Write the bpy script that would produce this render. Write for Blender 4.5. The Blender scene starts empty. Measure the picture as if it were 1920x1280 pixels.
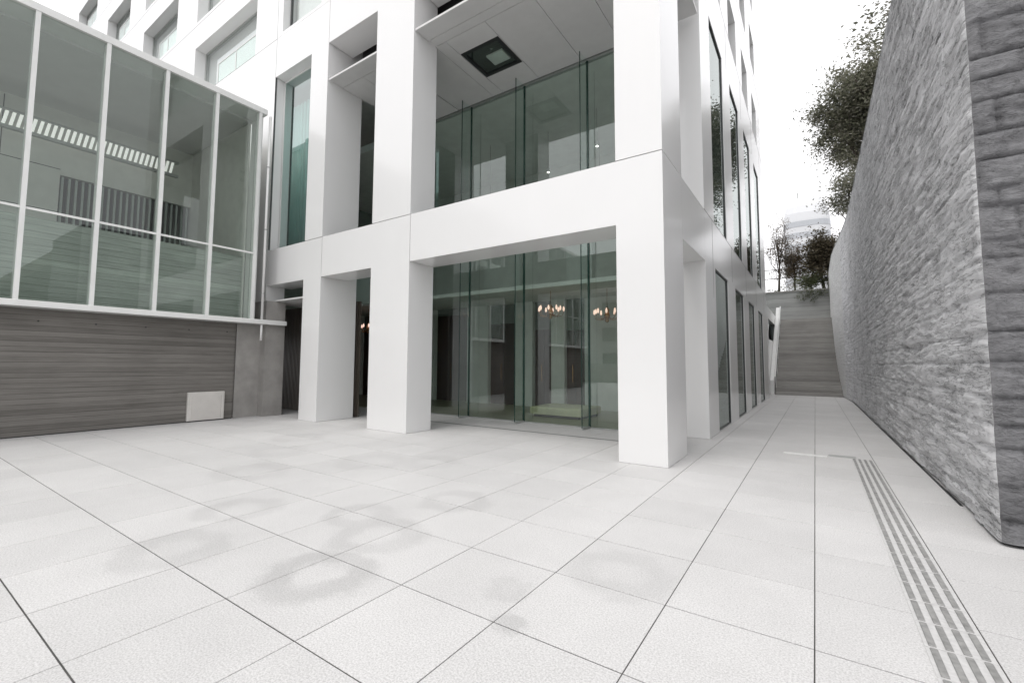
import bpy, math, random
import numpy as np
from mathutils import Matrix, Vector

# ------------------------------------------------------------------ camera
SC = bpy.context.scene
COL = SC.collection
cam_d = bpy.data.cameras.new('camera')
cam_d.sensor_width = 36.0
cam_d.lens = 849.96 / 1920 * 36
cam_d.shift_x = (960 - 940.19) / 1920
cam_d.shift_y = (621.66 - 640) / 1920
cam_d.clip_start = 0.05
cam_d.clip_end = 2000
cam = bpy.data.objects.new('camera', cam_d)
COL.objects.link(cam)
yaw, pit, rol = -0.604431838, 0.0708417, 0.00616585
cy, sy, cp, sp, cr, sr = math.cos(yaw), math.sin(yaw), math.cos(pit), math.sin(pit), math.cos(rol), math.sin(rol)
fw = Vector((sy * cp, cy * cp, sp)); rt = Vector((cy, -sy, 0)); up = rt.cross(fw)
rt2 = cr * rt + sr * up; up2 = -sr * rt + cr * up
m = Matrix.Identity(4)
for i in range(3):
    m[i][0] = rt2[i]; m[i][1] = up2[i]; m[i][2] = -fw[i]
m[2][3] = 1.5
cam.matrix_world = m
SC.camera = cam

# ------------------------------------------------------------------ light
SUN_EL, SUN_AZ = math.radians(62), math.radians(191)     # azimuth clockwise from +Y
w = bpy.data.worlds.new('World'); SC.world = w; w.use_nodes = True
nt = w.node_tree; bg = nt.nodes['Background']
sky = nt.nodes.new('ShaderNodeTexSky'); sky.sky_type = 'NISHITA'; sky.sun_disc = False
sky.sun_elevation = SUN_EL; sky.sun_rotation = SUN_AZ; sky.dust_density = 4
hs = nt.nodes.new('ShaderNodeHueSaturation'); hs.inputs['Saturation'].default_value = 0.15
nt.links.new(sky.outputs[0], hs.inputs['Color'])
mx = nt.nodes.new('ShaderNodeMix'); mx.data_type = 'RGBA'; mx.inputs[0].default_value = 0.85
nt.links.new(hs.outputs[0], mx.inputs[6]); mx.inputs[7].default_value = (10.8, 10.75, 10.95, 1)   # even cloud layer
nt.links.new(mx.outputs[2], bg.inputs[0]); bg.inputs[1].default_value = 0.13
sd = bpy.data.lights.new('sun', 'SUN'); sd.energy = 1.15; sd.angle = math.radians(25); sd.color = (1, .97, .93)
so = bpy.data.objects.new('sun', sd); COL.objects.link(so)
sdir = Vector((math.sin(SUN_AZ) * math.cos(SUN_EL), math.cos(SUN_AZ) * math.cos(SUN_EL), math.sin(SUN_EL)))
so.rotation_euler = sdir.to_track_quat('Z', 'Y').to_euler(); so.location = (0, -5, 40)
SC.view_settings.view_transform = 'Standard'; SC.view_settings.look = 'None'
SC.view_settings.exposure = 0.17; SC.view_settings.gamma = 1
SC.render.engine = 'CYCLES'
SC.cycles.max_bounces = 10; SC.cycles.transparent_max_bounces = 16

random.seed(7); RNG = np.random.default_rng(7)

# ------------------------------------------------------------------ materials
class NT:
    def __init__(s, name):
        s.m = bpy.data.materials.new(name); s.m.use_nodes = True
        s.t = s.m.node_tree; s.p = s.t.nodes['Principled BSDF']; s.out = s.t.nodes['Material Output']
    def n(s, ty, **kw):
        nd = s.t.nodes.new(ty)
        for k, v in kw.items(): setattr(nd, k, v)
        return nd
    def l(s, a, b): s.t.links.new(a, b)
    def val(s, x, sock):
        if hasattr(x, 'is_output'): s.l(x, sock)
        else: sock.default_value = x
    def math(s, op, a, b=0.0, c=0.0, clamp=False):
        nd = s.n('ShaderNodeMath', operation=op); nd.use_clamp = clamp
        s.val(a, nd.inputs[0]); s.val(b, nd.inputs[1]); s.val(c, nd.inputs[2])
        return nd.outputs[0]
    def mix(s, f, a, b):
        nd = s.n('ShaderNodeMix', data_type='RGBA')
        s.val(f, nd.inputs[0]); s.val(a, nd.inputs[6]); s.val(b, nd.inputs[7]); return nd.outputs[2]
    def pos(s): return s.n('ShaderNodeNewGeometry').outputs['Position']
    def mapped(s, scale, vec=None):
        mp = s.n('ShaderNodeMapping'); s.l(vec if vec is not None else s.pos(), mp.inputs[0])
        mp.inputs['Scale'].default_value = scale; return mp.outputs[0]
    def noise(s, vec, scale, det=4, rough=.55):
        nd = s.n('ShaderNodeTexNoise'); s.l(vec, nd.inputs['Vector'])
        nd.inputs['Scale'].default_value = scale; nd.inputs['Detail'].default_value = det
        nd.inputs['Roughness'].default_value = rough; return nd.outputs[0]
    def ramp(s, f, a, b, ca, cb):
        r = s.n('ShaderNodeValToRGB'); s.l(f, r.inputs[0])
        r.color_ramp.elements[0].position = a; r.color_ramp.elements[1].position = b
        r.color_ramp.elements[0].color = ca; r.color_ramp.elements[1].color = cb
        return r.outputs[0]
    def bump(s, h, dist, st=1.0):
        b = s.n('ShaderNodeBump'); s.l(h, b.inputs['Height']); b.inputs['Distance'].default_value = dist
        b.inputs['Strength'].default_value = st; s.l(b.outputs[0], s.p.inputs['Normal'])
def c4(c): return (c[0], c[1], c[2], 1) if not isinstance(c, (int, float)) else (c, c, c, 1)

def mat_simple(name, col, rough=.5, metal=0, var=.06, scale=3., bump=0., spec=.5, emit=0, coat=0):
    M = NT(name)
    a = tuple(x * (1 - var) for x in col); b = tuple(min(1, x * (1 + var)) for x in col)
    nz = M.noise(M.pos(), scale)
    M.l(M.ramp(nz, .3, .7, c4(a), c4(b)), M.p.inputs['Base Color'])
    M.p.inputs['Roughness'].default_value = rough; M.p.inputs['Metallic'].default_value = metal
    M.p.inputs['Specular IOR Level'].default_value = spec
    M.p.inputs['Coat Weight'].default_value = coat; M.p.inputs['Coat Roughness'].default_value = .06
    if bump: M.bump(M.noise(M.pos(), scale * 12), bump)
    if emit:
        M.p.inputs['Emission Color'].default_value = c4(col); M.p.inputs['Emission Strength'].default_value = emit
    return M.m

def mat_panel():                                  # white enamelled panels, faint streaks under ledges
    M = NT('white_panel')
    big = M.noise(M.pos(), .7, 3); st = M.noise(M.mapped((3.2, 3.2, .22)), 1.6, 5)
    f = M.math('ADD', M.math('MULTIPLY', big, .75), M.math('MULTIPLY', st, .25))
    M.l(M.ramp(f, .32, .62, (.772, .769, .765, 1), (.786, .784, .780, 1)), M.p.inputs['Base Color'])
    M.p.inputs['Roughness'].default_value = .3
    M.p.inputs['Coat Weight'].default_value = .7; M.p.inputs['Coat Roughness'].default_value = .11; M.p.inputs['Coat IOR'].default_value = 1.5
    M.p.inputs['Specular IOR Level'].default_value = .5
    return M.m

def mat_glass(name, tint, ior=1.55, rough=.0, refl=(.95, 1, .98)):
    M = NT(name)
    fr = M.n('ShaderNodeFresnel'); fr.inputs[0].default_value = ior
    geo = M.n('ShaderNodeNewGeometry')
    f = M.math('MULTIPLY', fr.outputs[0], M.math('SUBTRACT', 1, geo.outputs['Backfacing']))
    tr = M.n('ShaderNodeBsdfTransparent'); tr.inputs[0].default_value = c4(tint)
    gl = M.n('ShaderNodeBsdfGlossy'); gl.inputs['Color'].default_value = c4(refl); gl.inputs['Roughness'].default_value = rough
    bp = M.n('ShaderNodeBump'); bp.inputs['Distance'].default_value = .004; bp.inputs['Strength'].default_value = .25
    M.l(M.noise(M.pos(), .8, 1), bp.inputs['Height']); M.l(bp.outputs[0], gl.inputs['Normal'])
    ms = M.n('ShaderNodeMixShader'); M.l(f, ms.inputs[0]); M.l(tr.outputs[0], ms.inputs[1]); M.l(gl.outputs[0], ms.inputs[2])
    M.l(ms.outputs[0], M.out.inputs[0]); return M.m

PX0, PY0, PP = -0.055, 1.48, 0.7715               # paving grid
STAINS = [(-2.95, 2.02, .30, .17, 1.0), (-3.75, 3.0, .26, .16, .6), (-3.2, 2.75, .30, .16, .7), (-1.75, 2.62, .02, .17, .7),
          (-1.52, 2.28, .01, .12, .9), (-3.3, 3.9, .30, .14, .5), (-4.9, 2.4, .30, .15, .55), (-1.2, 3.3, .28, .16, .4),
          (-5.6, 4.7, .42, .2, .45), (-7.6, 4.3, .35, .2, .4), (-4.3, 1.6, .3, .18, .5), (-6.4, 3.3, .38, .2, .4), (-8.6, 5.3, .4, .2, .45),
          (-4.9, 5.2, .33, .2, .4)]
def mat_paving():
    M = NT('pale_granite_paving')
    P = M.pos(); sep = M.n('ShaderNodeSeparateXYZ'); M.l(P, sep.inputs[0])
    gx = M.math('FLOOR', M.math('DIVIDE', M.math('SUBTRACT', sep.outputs[0], PX0), PP))
    gy = M.math('FLOOR', M.math('DIVIDE', M.math('SUBTRACT', sep.outputs[1], PY0), PP))
    cb = M.n('ShaderNodeCombineXYZ'); M.l(gx, cb.inputs[0]); M.l(gy, cb.inputs[1])
    wn = M.n('ShaderNodeTexWhiteNoise'); M.l(cb.outputs[0], wn.inputs['Vector'])
    speck = M.noise(P, 95, 3, .75); cl = M.noise(P, .9, 7, .68)
    base = M.ramp(speck, .32, .60, (.44, .434, .428, 1), (.69, .683, .678, 1))
    tone = M.math('ADD', .925, M.math('MULTIPLY', wn.outputs['Value'], .075))
    tone = M.math('MULTIPLY', tone, M.math('ADD', .84, M.math('MULTIPLY', cl, .30)))
    # damp rings left by dried puddles
    wob = M.noise(P, 3.2, 4, .65); tot = None
    for (sx, sy_, r, wd, amt) in STAINS:
        wd *= .95
        dx = M.math('SUBTRACT', sep.outputs[0], sx); dy = M.math('SUBTRACT', sep.outputs[1], sy_)
        d = M.math('SQRT', M.math('ADD', M.math('MULTIPLY', dx, dx), M.math('MULTIPLY', dy, dy)))
        d = M.math('ADD', d, M.math('MULTIPLY', M.math('SUBTRACT', wob, .5), .42))
        q = M.math('DIVIDE', M.math('ABSOLUTE', M.math('SUBTRACT', d, r)), wd)
        k = M.math('MULTIPLY', M.math('MULTIPLY', M.math('SUBTRACT', 1, q, clamp=True), 1.7, clamp=True), amt)
        tot = k if tot is None else M.math('MAXIMUM', tot, k)
    patch = M.math('MULTIPLY', tot, M.math('MULTIPLY', M.noise(P, 2.1, 3), 1.3))
    tone = M.math('MULTIPLY', tone, M.math('SUBTRACT', 1, M.math('MULTIPLY', patch, .23)))
    mul = M.n('ShaderNodeMix', data_type='RGBA', blend_type='MULTIPLY'); mul.inputs[0].default_value = 1
    M.l(base, mul.inputs[6]); M.l(tone, mul.inputs[7]); M.l(mul.outputs[2], M.p.inputs['Base Color'])
    M.l(M.math('SUBTRACT', .62, M.math('MULTIPLY', patch, .2)), M.p.inputs['Roughness'])
    M.bump(speck, .002, .5); return M.m

def mat_board_concrete(name, ca, cb, h=.105, axis_z=True):
    M = NT(name); P = M.pos(); sep = M.n('ShaderNodeSeparateXYZ'); M.l(P, sep.inputs[0])
    row = M.math('FLOOR', M.math('DIVIDE', sep.outputs[2], h))
    wn = M.n('ShaderNodeTexWhiteNoise', noise_dimensions='1D'); M.l(row, wn.inputs['W'])
    grain = M.noise(M.mapped((.9, .9, 26)), 1.5, 6, .65); cl = M.noise(M.mapped((.5, .5, 1.1)), 1.2, 5, .6)
    f = M.math('ADD', M.math('MULTIPLY', wn.outputs[0], .17), M.math('ADD', M.math('MULTIPLY', grain, .50), M.math('MULTIPLY', cl, .42)))
    fr = M.math('FRACT', M.math('DIVIDE', sep.outputs[2], h))
    edge = M.math('LESS_THAN', fr, .09)
    f = M.math('SUBTRACT', f, M.math('MULTIPLY', edge, .16))
    M.l(M.ramp(f, .30, .85, c4(ca), c4(cb)), M.p.inputs['Base Color'])
    M.p.inputs['Roughness'].default_value = .8
    hgt = M.math('SUBTRACT', M.math('ADD', M.math('MULTIPLY', grain, .5), M.math('MULTIPLY', wn.outputs[0], .6)), M.math('MULTIPLY', edge, .6))
    M.bump(hgt, .008, .8); return M.m

def mat_stone(name, dark, light, sc=(.35, .35, 3.4), cw=.20, lo=.25, hi=.57):
    M = NT(name); P = M.pos()
    att = M.n('ShaderNodeAttribute', attribute_name='tone'); 
    gr = M.noise(M.mapped(sc), 7, 8, .72); fine = M.noise(M.mapped((1, 1, 1.8)), 22, 6, .75); blot = M.noise(P, 1.3, 4, .6)
    f = M.math('ADD', M.math('MULTIPLY', gr, .55), M.math('ADD', M.math('MULTIPLY', fine, .25), M.math('MULTIPLY', blot, .3)))
    ck = None
    for (s3, scl, th_) in (((sc[0] * 1.2, sc[1] * 1.2, sc[2] * 1.25), 1.6, .012), ((sc[0] * 1.6, sc[1] * 1.6, sc[2]), 4.0, .016)):
        nn = M.noise(M.mapped(s3), scl, 4, .6)
        c1 = M.math('SUBTRACT', 1, M.math('DIVIDE', M.math('ABSOLUTE', M.math('SUBTRACT', nn, .5)), th_), clamp=True)
        ck = c1 if ck is None else M.math('MAXIMUM', ck, c1)
    f = M.math('SUBTRACT', f, M.math('MULTIPLY', ck, cw))
    f = M.math('ADD', f, M.math('MULTIPLY', M.math('SUBTRACT', att.outputs['Fac'], .5), .16))
    M.l(M.ramp(f, lo, hi, c4(dark), c4(light)), M.p.inputs['Base Color'])
    M.p.inputs['Roughness'].default_value = .62
    M.bump(M.math('SUBTRACT', M.math('ADD', M.math('MULTIPLY', gr, 1.0), M.math('MULTIPLY', fine, .55)), M.math('MULTIPLY', ck, cw * 1.6)), .05, 1.0); return M.m

def mat_wood(name, a, b):
    M = NT(name); g = M.noise(M.mapped((14, 14, .5)), 2, 6, .6)
    M.l(M.ramp(g, .3, .7, c4(a), c4(b)), M.p.inputs['Base Color']); M.p.inputs['Roughness'].default_value = .35; return M.m

def mat_leaf(name, cols, rough=.45):
    M = NT(name); at = M.n('ShaderNodeAttribute', attribute_name='tone')
    r = M.n('ShaderNodeValToRGB'); M.l(at.outputs['Fac'], r.inputs[0])
    e = r.color_ramp.elements
    while len(e) < len(cols): e.new(.5)
    for i, c in enumerate(cols): e[i].position = i / (len(cols) - 1); e[i].color = c4(c)
    M.l(r.outputs[0], M.p.inputs['Base Color']); M.p.inputs['Roughness'].default_value = rough
    tl = M.n('ShaderNodeBsdfTranslucent'); M.l(r.outputs[0], tl.inputs[0]); ms = M.n('ShaderNodeMixShader'); ms.inputs[0].default_value = .45
    M.l(M.p.outputs[0], ms.inputs[1]); M.l(tl.outputs[0], ms.inputs[2]); M.l(ms.outputs[0], M.out.inputs[0])
    return M.m

WHITE = mat_panel()
WHITE_PAINT = mat_simple('white_paint', (.74, .74, .73), .35, var=.03)
CEIL = mat_simple('ceiling_panel', (.66, .655, .65), .5, var=.03)
JOINT = mat_simple('dark_joint', (.045, .045, .045), .8)
BLACK = mat_simple('black_metal', (.02, .021, .022), .35)
DARKF = mat_simple('dark_frame', (.07, .075, .075), .4)
GREYM = mat_simple('grey_metal', (.42, .43, .42), .35, metal=.3)
MULL = mat_simple('pale_mullion_paint', (.76, .765, .75), .35, var=.04)
PAV = mat_paving()
CONC = mat_board_concrete('board_marked_concrete', (.088, .082, .074), (.250, .238, .220))
CONC_IN = mat_board_concrete('interior_board_concrete', (.22, .24, .22), (.58, .62, .58), .14)
CONC_PL = mat_simple('plain_concrete', (.30, .29, .275), .75, var=.15, scale=2.5, bump=.004)
CONC_LT = mat_board_concrete('pale_retaining_concrete', (.24, .245, .24), (.46, .465, .46), .3)
STEP = mat_board_concrete('weathered_step_stone', (.24, .232, .222), (.50, .49, .47), .17)
STONE = mat_stone('split_granite', (.27, .27, .278), (.90, .90, .915))  # long lit face: part of its brightness is put into the colour
STONE_SHADE = mat_stone('shaded_split_granite', (.088, .088, .093), (.34, .34, .352), (.8, .8, 1.9), .07, .34, .72)  # end face: same granite, its shade put into a darker colour
STONE_S = mat_stone('smooth_granite', (.62, .62, .62), (.84, .84, .835))  # smoother finish; brightness of the turned bend put into a paler colour
GLASS = mat_glass('clear_green_glass', (.90, .945, .922), 2.15)
GLASS_P = mat_glass('pavilion_glass', (.88, .91, .89), 1.7)
GLASS_D = mat_glass('dark_window_glass', (.52, .60, .58), 2.1)
GLASS_S = mat_glass('side_window_glass', (.42, .46, .45), 3.6)
GLASS_N = mat_glass('neutral_window_glass', (.95, .96, .96), 3.4)
GLASS_R = mat_glass('mirror_window_glass', (.70, .84, .82), 3.7)
FIN = mat_glass('glass_fin', (.95, .975, .967), 1.45)
FINEDGE = mat_simple('fin_edge_green', (.015, .045, .035), .2)
MAHOG = mat_wood('mahogany', (.020, .008, .006), (.042, .016, .012))
WOODG = mat_wood('brown_slat_wood', (.05, .042, .034), (.13, .11, .09))
INWALL = mat_simple('interior_plaster', (.72, .73, .70), .7)
INDARK = mat_simple('interior_grey_green', (.30, .34, .315), .6)
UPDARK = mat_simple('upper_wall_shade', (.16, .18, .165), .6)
PAVIN = mat_simple('pavilion_interior_grey', (.64, .645, .61), .6)
CARPET = mat_simple('olive_floor', (.26, .25, .18), .35)
OLIVE = mat_simple('olive_upholstery', (.42, .42, .27), .7, var=.1)
CURTAIN = mat_simple('pale_curtain', (.60, .68, .66), .8)
BRASS = mat_simple('brass', (.55, .30, .15), .25, metal=1)
BULB = mat_simple('warm_lamp', (1, .66, .54), .5, emit=1.05)
SPOT = mat_simple('spot_lamp', (1, .97, .9), .5, emit=12)
LOUV_GLOW = mat_simple('glowing_louvre', (1, .98, .95), .5, emit=.5)  # slats glow in place of daylight from above; no lamp
BARK = mat_simple('bark', (.075, .062, .05), .9, var=.3, scale=8)
LEAF_A = mat_leaf('evergreen_leaf', [(.06, .065, .045), (.14, .15, .10), (.25, .24, .19), (.42, .41, .37)])
LEAF_B = mat_leaf('dark_bush_leaf', [(.05, .042, .03), (.10, .085, .055), (.17, .15, .10)])
LEAF_C = mat_leaf('sparse_red_leaf', [(.10, .07, .05), (.17, .13, .09), (.14, .15, .08)])
LEAF_D = mat_leaf('hedge_leaf', [(.06, .075, .035), (.13, .15, .08), (.22, .23, .15)])
TOWERM = mat_simple('tower_cladding', (.70, .71, .73), .5, var=.04, scale=.1)
TOWERD = mat_simple('tower_window_band', (.50, .52, .55), .35)
TACT = mat_simple('tactile_bar', (.27, .268, .262), .55, var=.25, scale=20)
TACTB = mat_simple('tactile_base', (.56, .555, .55), .6, var=.1, scale=30)
SOIL = mat_simple('earth', (.10, .085, .065), .95, var=.3)
BRICKG = mat_simple('grey_render', (.42, .42, .41), .8, var=.1, scale=1)

# ------------------------------------------------------------------ mesh helpers
class MB:
    def __init__(s): s.v = []; s.f = []
    def quad(s, a, b, c, d):
        k = len(s.v); s.v += [tuple(a), tuple(b), tuple(c), tuple(d)]; s.f.append((k, k + 1, k + 2, k + 3)); return s
    def box(s, x0, x1, y0, y1, z0, z1, ch=0.0):
        if x0 > x1: x0, x1 = x1, x0
        if y0 > y1: y0, y1 = y1, y0
        if z0 > z1: z0, z1 = z1, z0
        k = len(s.v)
        if ch <= 0:
            for z in (z0, z1):
                s.v += [(x0, y0, z), (x1, y0, z), (x1, y1, z), (x0, y1, z)]
            s.f += [(k, k + 3, k + 2, k + 1), (k + 4, k + 5, k + 6, k + 7)]
            for i in range(4):
                j = (i + 1) % 4; s.f.append((k + i, k + j, k + 4 + j, k + 4 + i))
            return s
        # chamfered vertical and top edges (octagonal plan)
        def ring(z, e):
            a, b, c, d = x0 + e, x1 - e, y0 + e, y1 - e
            return [(a + ch, c, z), (b - ch, c, z), (b, c + ch, z), (b, d - ch, z), (b - ch, d, z), (a + ch, d, z), (a, d - ch, z), (a, c + ch, z)]
        s.v += ring(z0, 0) + ring(z1 - ch, 0) + ring(z1, ch)
        for L in range(2):
            for i in range(8):
                j = (i + 1) % 8; a = k + 8 * L
                s.f.append((a + i, a + j, a + 8 + j, a + 8 + i))
        s.f.append(tuple(k + 16 + i for i in range(8))); s.f.append(tuple(k + 7 - i for i in range(8)))
        return s
    def prism_xz(s, pts, y0, y1):                   # outline in XZ, counter-clockwise seen from -Y
        n = len(pts); k = len(s.v)
        s.v += [(x, y0, z) for x, z in pts] + [(x, y1, z) for x, z in pts]
        s.f.append(tuple(k + i for i in range(n))); s.f.append(tuple(k + n + n - 1 - i for i in range(n)))
        for i in range(n):
            j = (i + 1) % n; s.f.append((k + j, k + i, k + n + i, k + n + j))
        return s
    def prism_yz(s, pts, x0, x1):
        n = len(pts); k = len(s.v)
        s.v += [(x0, y, z) for y, z in pts] + [(x1, y, z) for y, z in pts]
        s.f.append(tuple(k + n - 1 - i for i in range(n))); s.f.append(tuple(k + n + i for i in range(n)))
        for i in range(n):
            j = (i + 1) % n; s.f.append((k + i, k + j, k + n + j, k + n + i))
        return s
    def tube(s, pts, rad, n=6, cap=True):
        pts = [Vector(p) for p in pts]; rings = []
        for i, p in enumerate(pts):
            d = (pts[min(i + 1, len(pts) - 1)] - pts[max(i - 1, 0)]).normalized()
            a = d.orthogonal().normalized() if i == 0 else (a - d * a.dot(d)).normalized()
            b = d.cross(a); r = rad[i] if isinstance(rad, (list, tuple)) else rad
            k = len(s.v)
            for q in range(n):
                t = 2 * math.pi * q / n; s.v.append(tuple(p + (a * math.cos(t) + b * math.sin(t)) * r))
            rings.append(k)
        for i in range(len(rings) - 1):
            for q in range(n):
                r = (q + 1) % n; s.f.append((rings[i] + q, rings[i] + r, rings[i + 1] + r, rings[i + 1] + q))
        if cap:
            s.f.append(tuple(rings[0] + n - 1 - q for q in range(n))); s.f.append(tuple(rings[-1] + q for q in range(n)))
        return s
    def lathe(s, c, prof, n=16):                   # prof [(r,z)]
        k = len(s.v)
        for r, z in prof:
            for q in range(n):
                t = 2 * math.pi * q / n; s.v.append((c[0] + r * math.cos(t), c[1] + r * math.sin(t), c[2] + z))
        for i in range(len(prof) - 1):
            for q in range(n):
                r_ = (q + 1) % n; a = k + i * n; s.f.append((a + q, a + r_, a + n + r_, a + n + q))
        s.f.append(tuple(k + n - 1 - q for q in range(n))); s.f.append(tuple(k + (len(prof) - 1) * n + q for q in range(n)))
        return s
    def build(s, name, mat, parent=None, smooth=False, tone=None):
        me = bpy.data.meshes.new(name)
        off = Vector(parent['_o']) if parent is not None and '_o' in parent else (Vector((0, 0, 0)))
        v = np.array(s.v, dtype=float) - np.array(off)
        me.from_pydata(v.tolist(), [], s.f)
        if tone is not None:
            at = me.attributes.new('tone', 'FLOAT', 'POINT'); at.data.foreach_set('value', np.asarray(tone, dtype=np.float32))
        me.materials.append(mat); me.update()
        if smooth: me.polygons.foreach_set('use_smooth', [True] * len(me.polygons))
        o = bpy.data.objects.new(name, me); COL.objects.link(o)
        o['_o'] = tuple(off)
        if parent is not None: o.parent = parent
        return o

def tag(o, label=None, cat=None, group=None, kind=None):
    if label: o['label'] = label
    if cat: o['category'] = cat
    if group: o['group'] = group
    if kind: o['kind'] = kind
    return o
def thing(name, label, cat, loc=(0, 0, 0), group=None):
    o = bpy.data.objects.new(name, None); COL.objects.link(o); o.location = loc; o['_o'] = tuple(loc)
    o.empty_display_size = .2
    return tag(o, label, cat, group)
def wall_grid(mb, axis, plane, thick, u0, u1, z0, z1, holes):
    """wall with rectangular openings. axis 'y': face at Y=plane looking to -Y, body behind it; 'x': face at X=plane looking to +X."""
    us = sorted({u0, u1, *[h[0] for h in holes], *[h[1] for h in holes]}); us = [u for u in us if u0 <= u <= u1]
    zs = sorted({z0, z1, *[h[2] for h in holes], *[h[3] for h in holes]}); zs = [z for z in zs if z0 <= z <= z1]
    def solid(i, j):
        if i < 0 or j < 0 or i >= len(us) - 1 or j >= len(zs) - 1: return False
        uc, zc = (us[i] + us[i + 1]) / 2, (zs[j] + zs[j + 1]) / 2
        return not any(h[0] < uc < h[1] and h[2] < zc < h[3] for h in holes)
    f0, f1 = (plane, plane + thick) if axis == 'y' else (plane, plane - thick)
    P = (lambda u, d, z: (u, d, z)) if axis == 'y' else (lambda u, d, z: (d, u, z))
    for i in range(len(us) - 1):
        for j in range(len(zs) - 1):
            if not solid(i, j): continue
            a, b, c, d = us[i], us[i + 1], zs[j], zs[j + 1]
            mb.quad(P(a, f0, c), P(b, f0, c), P(b, f0, d), P(a, f0, d))
            mb.quad(P(b, f1, c), P(a, f1, c), P(a, f1, d), P(b, f1, d))
            if not solid(i - 1, j): mb.quad(P(a, f1, c), P(a, f0, c), P(a, f0, d), P(a, f1, d))
            if not solid(i + 1, j): mb.quad(P(b, f0, c), P(b, f1, c), P(b, f1, d), P(b, f0, d))
            if not solid(i, j - 1): mb.quad(P(a, f1, c), P(b, f1, c), P(b, f0, c), P(a, f0, c))
            if not solid(i, j + 1): mb.quad(P(a, f0, d), P(b, f0, d), P(b, f1, d), P(a, f1, d))

# ------------------------------------------------------------------ ground
g = MB(); g.quad((-400, -400, -.0045), (400, -400, -.0045), (400, 400, -.0045), (-400, 400, -.0045))
tag(g.build('ground', mat_simple('joint_grit', (.075, .073, .07), .9, var=.3, scale=6)), kind='structure')
pv = MB()
XS = [PX0 + PP * k for k in range(-19, 12)]; YS = [PY0 + PP * k for k in range(-22, 35)]
for a in XS:
    for b in YS:
        x0, x1, y0, y1 = a + .0032, a + PP - .0032, b + .0045, b + PP - .0045
        if x0 > 1.2 and y1 > 5.6: continue
        if x1 > 1.32 and y1 > 5.62: x1 = 1.6
        z = random.uniform(-.0006, .0006)
        k = len(pv.v)
        e = .0015
        pv.v += [(x0, y0, z - .007), (x1, y0, z - .007), (x1, y1, z - .007), (x0, y1, z - .007),
                 (x0, y0, z - e), (x1, y0, z - e), (x1, y1, z - e), (x0, y1, z - e),
                 (x0 + e, y0 + e, z), (x1 - e, y0 + e, z), (x1 - e, y1 - e, z), (x0 + e, y1 - e, z)]
        for L in (0, 4):
            for i in range(4):
                j = (i + 1) % 4; pv.f.append((k + L + i, k + L + j, k + L + 4 + j, k + L + 4 + i))
        pv.f.append((k + 8, k + 9, k + 10, k + 11))
tag(pv.build('pavement', PAV), kind='structure')

# ------------------------------------------------------------------ tactile strip and ground fittings
tp = thing('tactile_paving', 'four ribbed guide bars running along the paving beside the rough stone wall', 'tactile paving', (.57, 3, 0))
for k in range(38):
    y0 = -2.0 + .30 * k
    if y0 + .3 > 9.42: break
    t = MB().box(.432, .708, y0 + .002, y0 + .298, -.01, .0035).build('tactile_tile', TACTB, tp)
    b = MB()
    for q in range(4):
        xc = .466 + .068 * q
        b.box(xc - .0165, xc + .0165, y0 + .012, y0 + .288, .0035, .0095, ch=.003)
    b.build('guide_bar', TACT, t)
tag(MB().box(-.50, .11, 9.28, 9.40, .001, .012, ch=.003).build('threshold_strip', WHITE_PAINT), 'short white strip set across the paving near the end of the guide bars', 'floor strip')
tag(MB().box(.13, .50, 9.43, 9.60, .001, .006, ch=.002).build('drain_cover', GREYM), 'thin grey drain cover at the far end of the guide bars', 'drain cover')
tg = MB()
tg.box(1.235, 1.262, 6.95, 27.5, .001, .006)
for k in range(90): tg.box(1.24, 1.258, 7.0 + .22 * k, 7.01 + .22 * k, .006, .010)
tag(tg.build('drain_channel', BLACK), 'narrow black drain channel along the foot of the stone wall', 'drain')

# ------------------------------------------------------------------ office building
OB = thing('office_building', 'white panelled office building with square pillars and tall green glass lobby', 'building', (-7.5, 7, 0))
FY = 6.91; SX = -1.81; G = .008
def portal(name, xl, xr, pl, pr, z0, z1, zb0, zb1, deep, beamdeep, up=False):
    """pillar pl..pr from z0 to z1 with a beam xl..xr from zb0 to zb1, one smooth frame"""
    mb = MB()
    if not up:      # beam at the top, reaching left of the pillar
        pts = [(pl, z0), (pr, z0), (pr, z1), (xl, z1), (xl, zb0), (pl, zb0)]
    else:
        pts = [(pl, z0), (pr, z0), (pr, z1), (xl, z1), (xl, zb0), (pl, zb0)]
    mb.prism_xz(pts, FY, FY + beamdeep)
    if deep > beamdeep + .01: mb.box(pl, pr, FY + beamdeep, FY + deep, z0, z1)
    return mb.build(name, WHITE, OB)
# ground level frames (0 .. 4.78) and upper frames (4.79 .. 11.32)
portal('portal_frame', -7.23 + G, 0, -2.55, SX, .004, 4.775, 3.73, 4.775, 1.21, .76)
portal('portal_frame', -10.48 + G, 0, -8.51, -7.23 - G, .004, 4.775, 3.73, 4.775, .76, .76)
portal('portal_frame', -13.14 + G, 0, -11.27, -10.48 - G, .004, 4.775, 3.73, 4.775, 1.12, .76)
portal('upper_frame', -7.23 + G, 0, -2.55, SX, 4.79, 11.315, 10.1, 11.315, 1.21, .76, True)
portal('upper_frame', -10.48 + G, 0, -8.51, -7.23 - G, 4.79, 11.315, 10.1, 11.315, .76, .76, True)
portal('upper_frame', -13.14 + G, 0, -11.27, -10.48 - G, 4.79, 11.315, 10.1, 11.315, 1.12, .76, True)
# dark joint backing
jb = MB(); jb.box(-13.1, -10.6, FY + .03, FY + .70, 4.7752, 4.7898); jb.box(-10.4, -7.3, FY + .03, FY + .70, 4.7752, 4.7898); jb.box(-7.15, -1.84, FY + .03, FY + .70, 4.7752, 4.7898)
jb.build('joint_backing', JOINT, OB)
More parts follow.
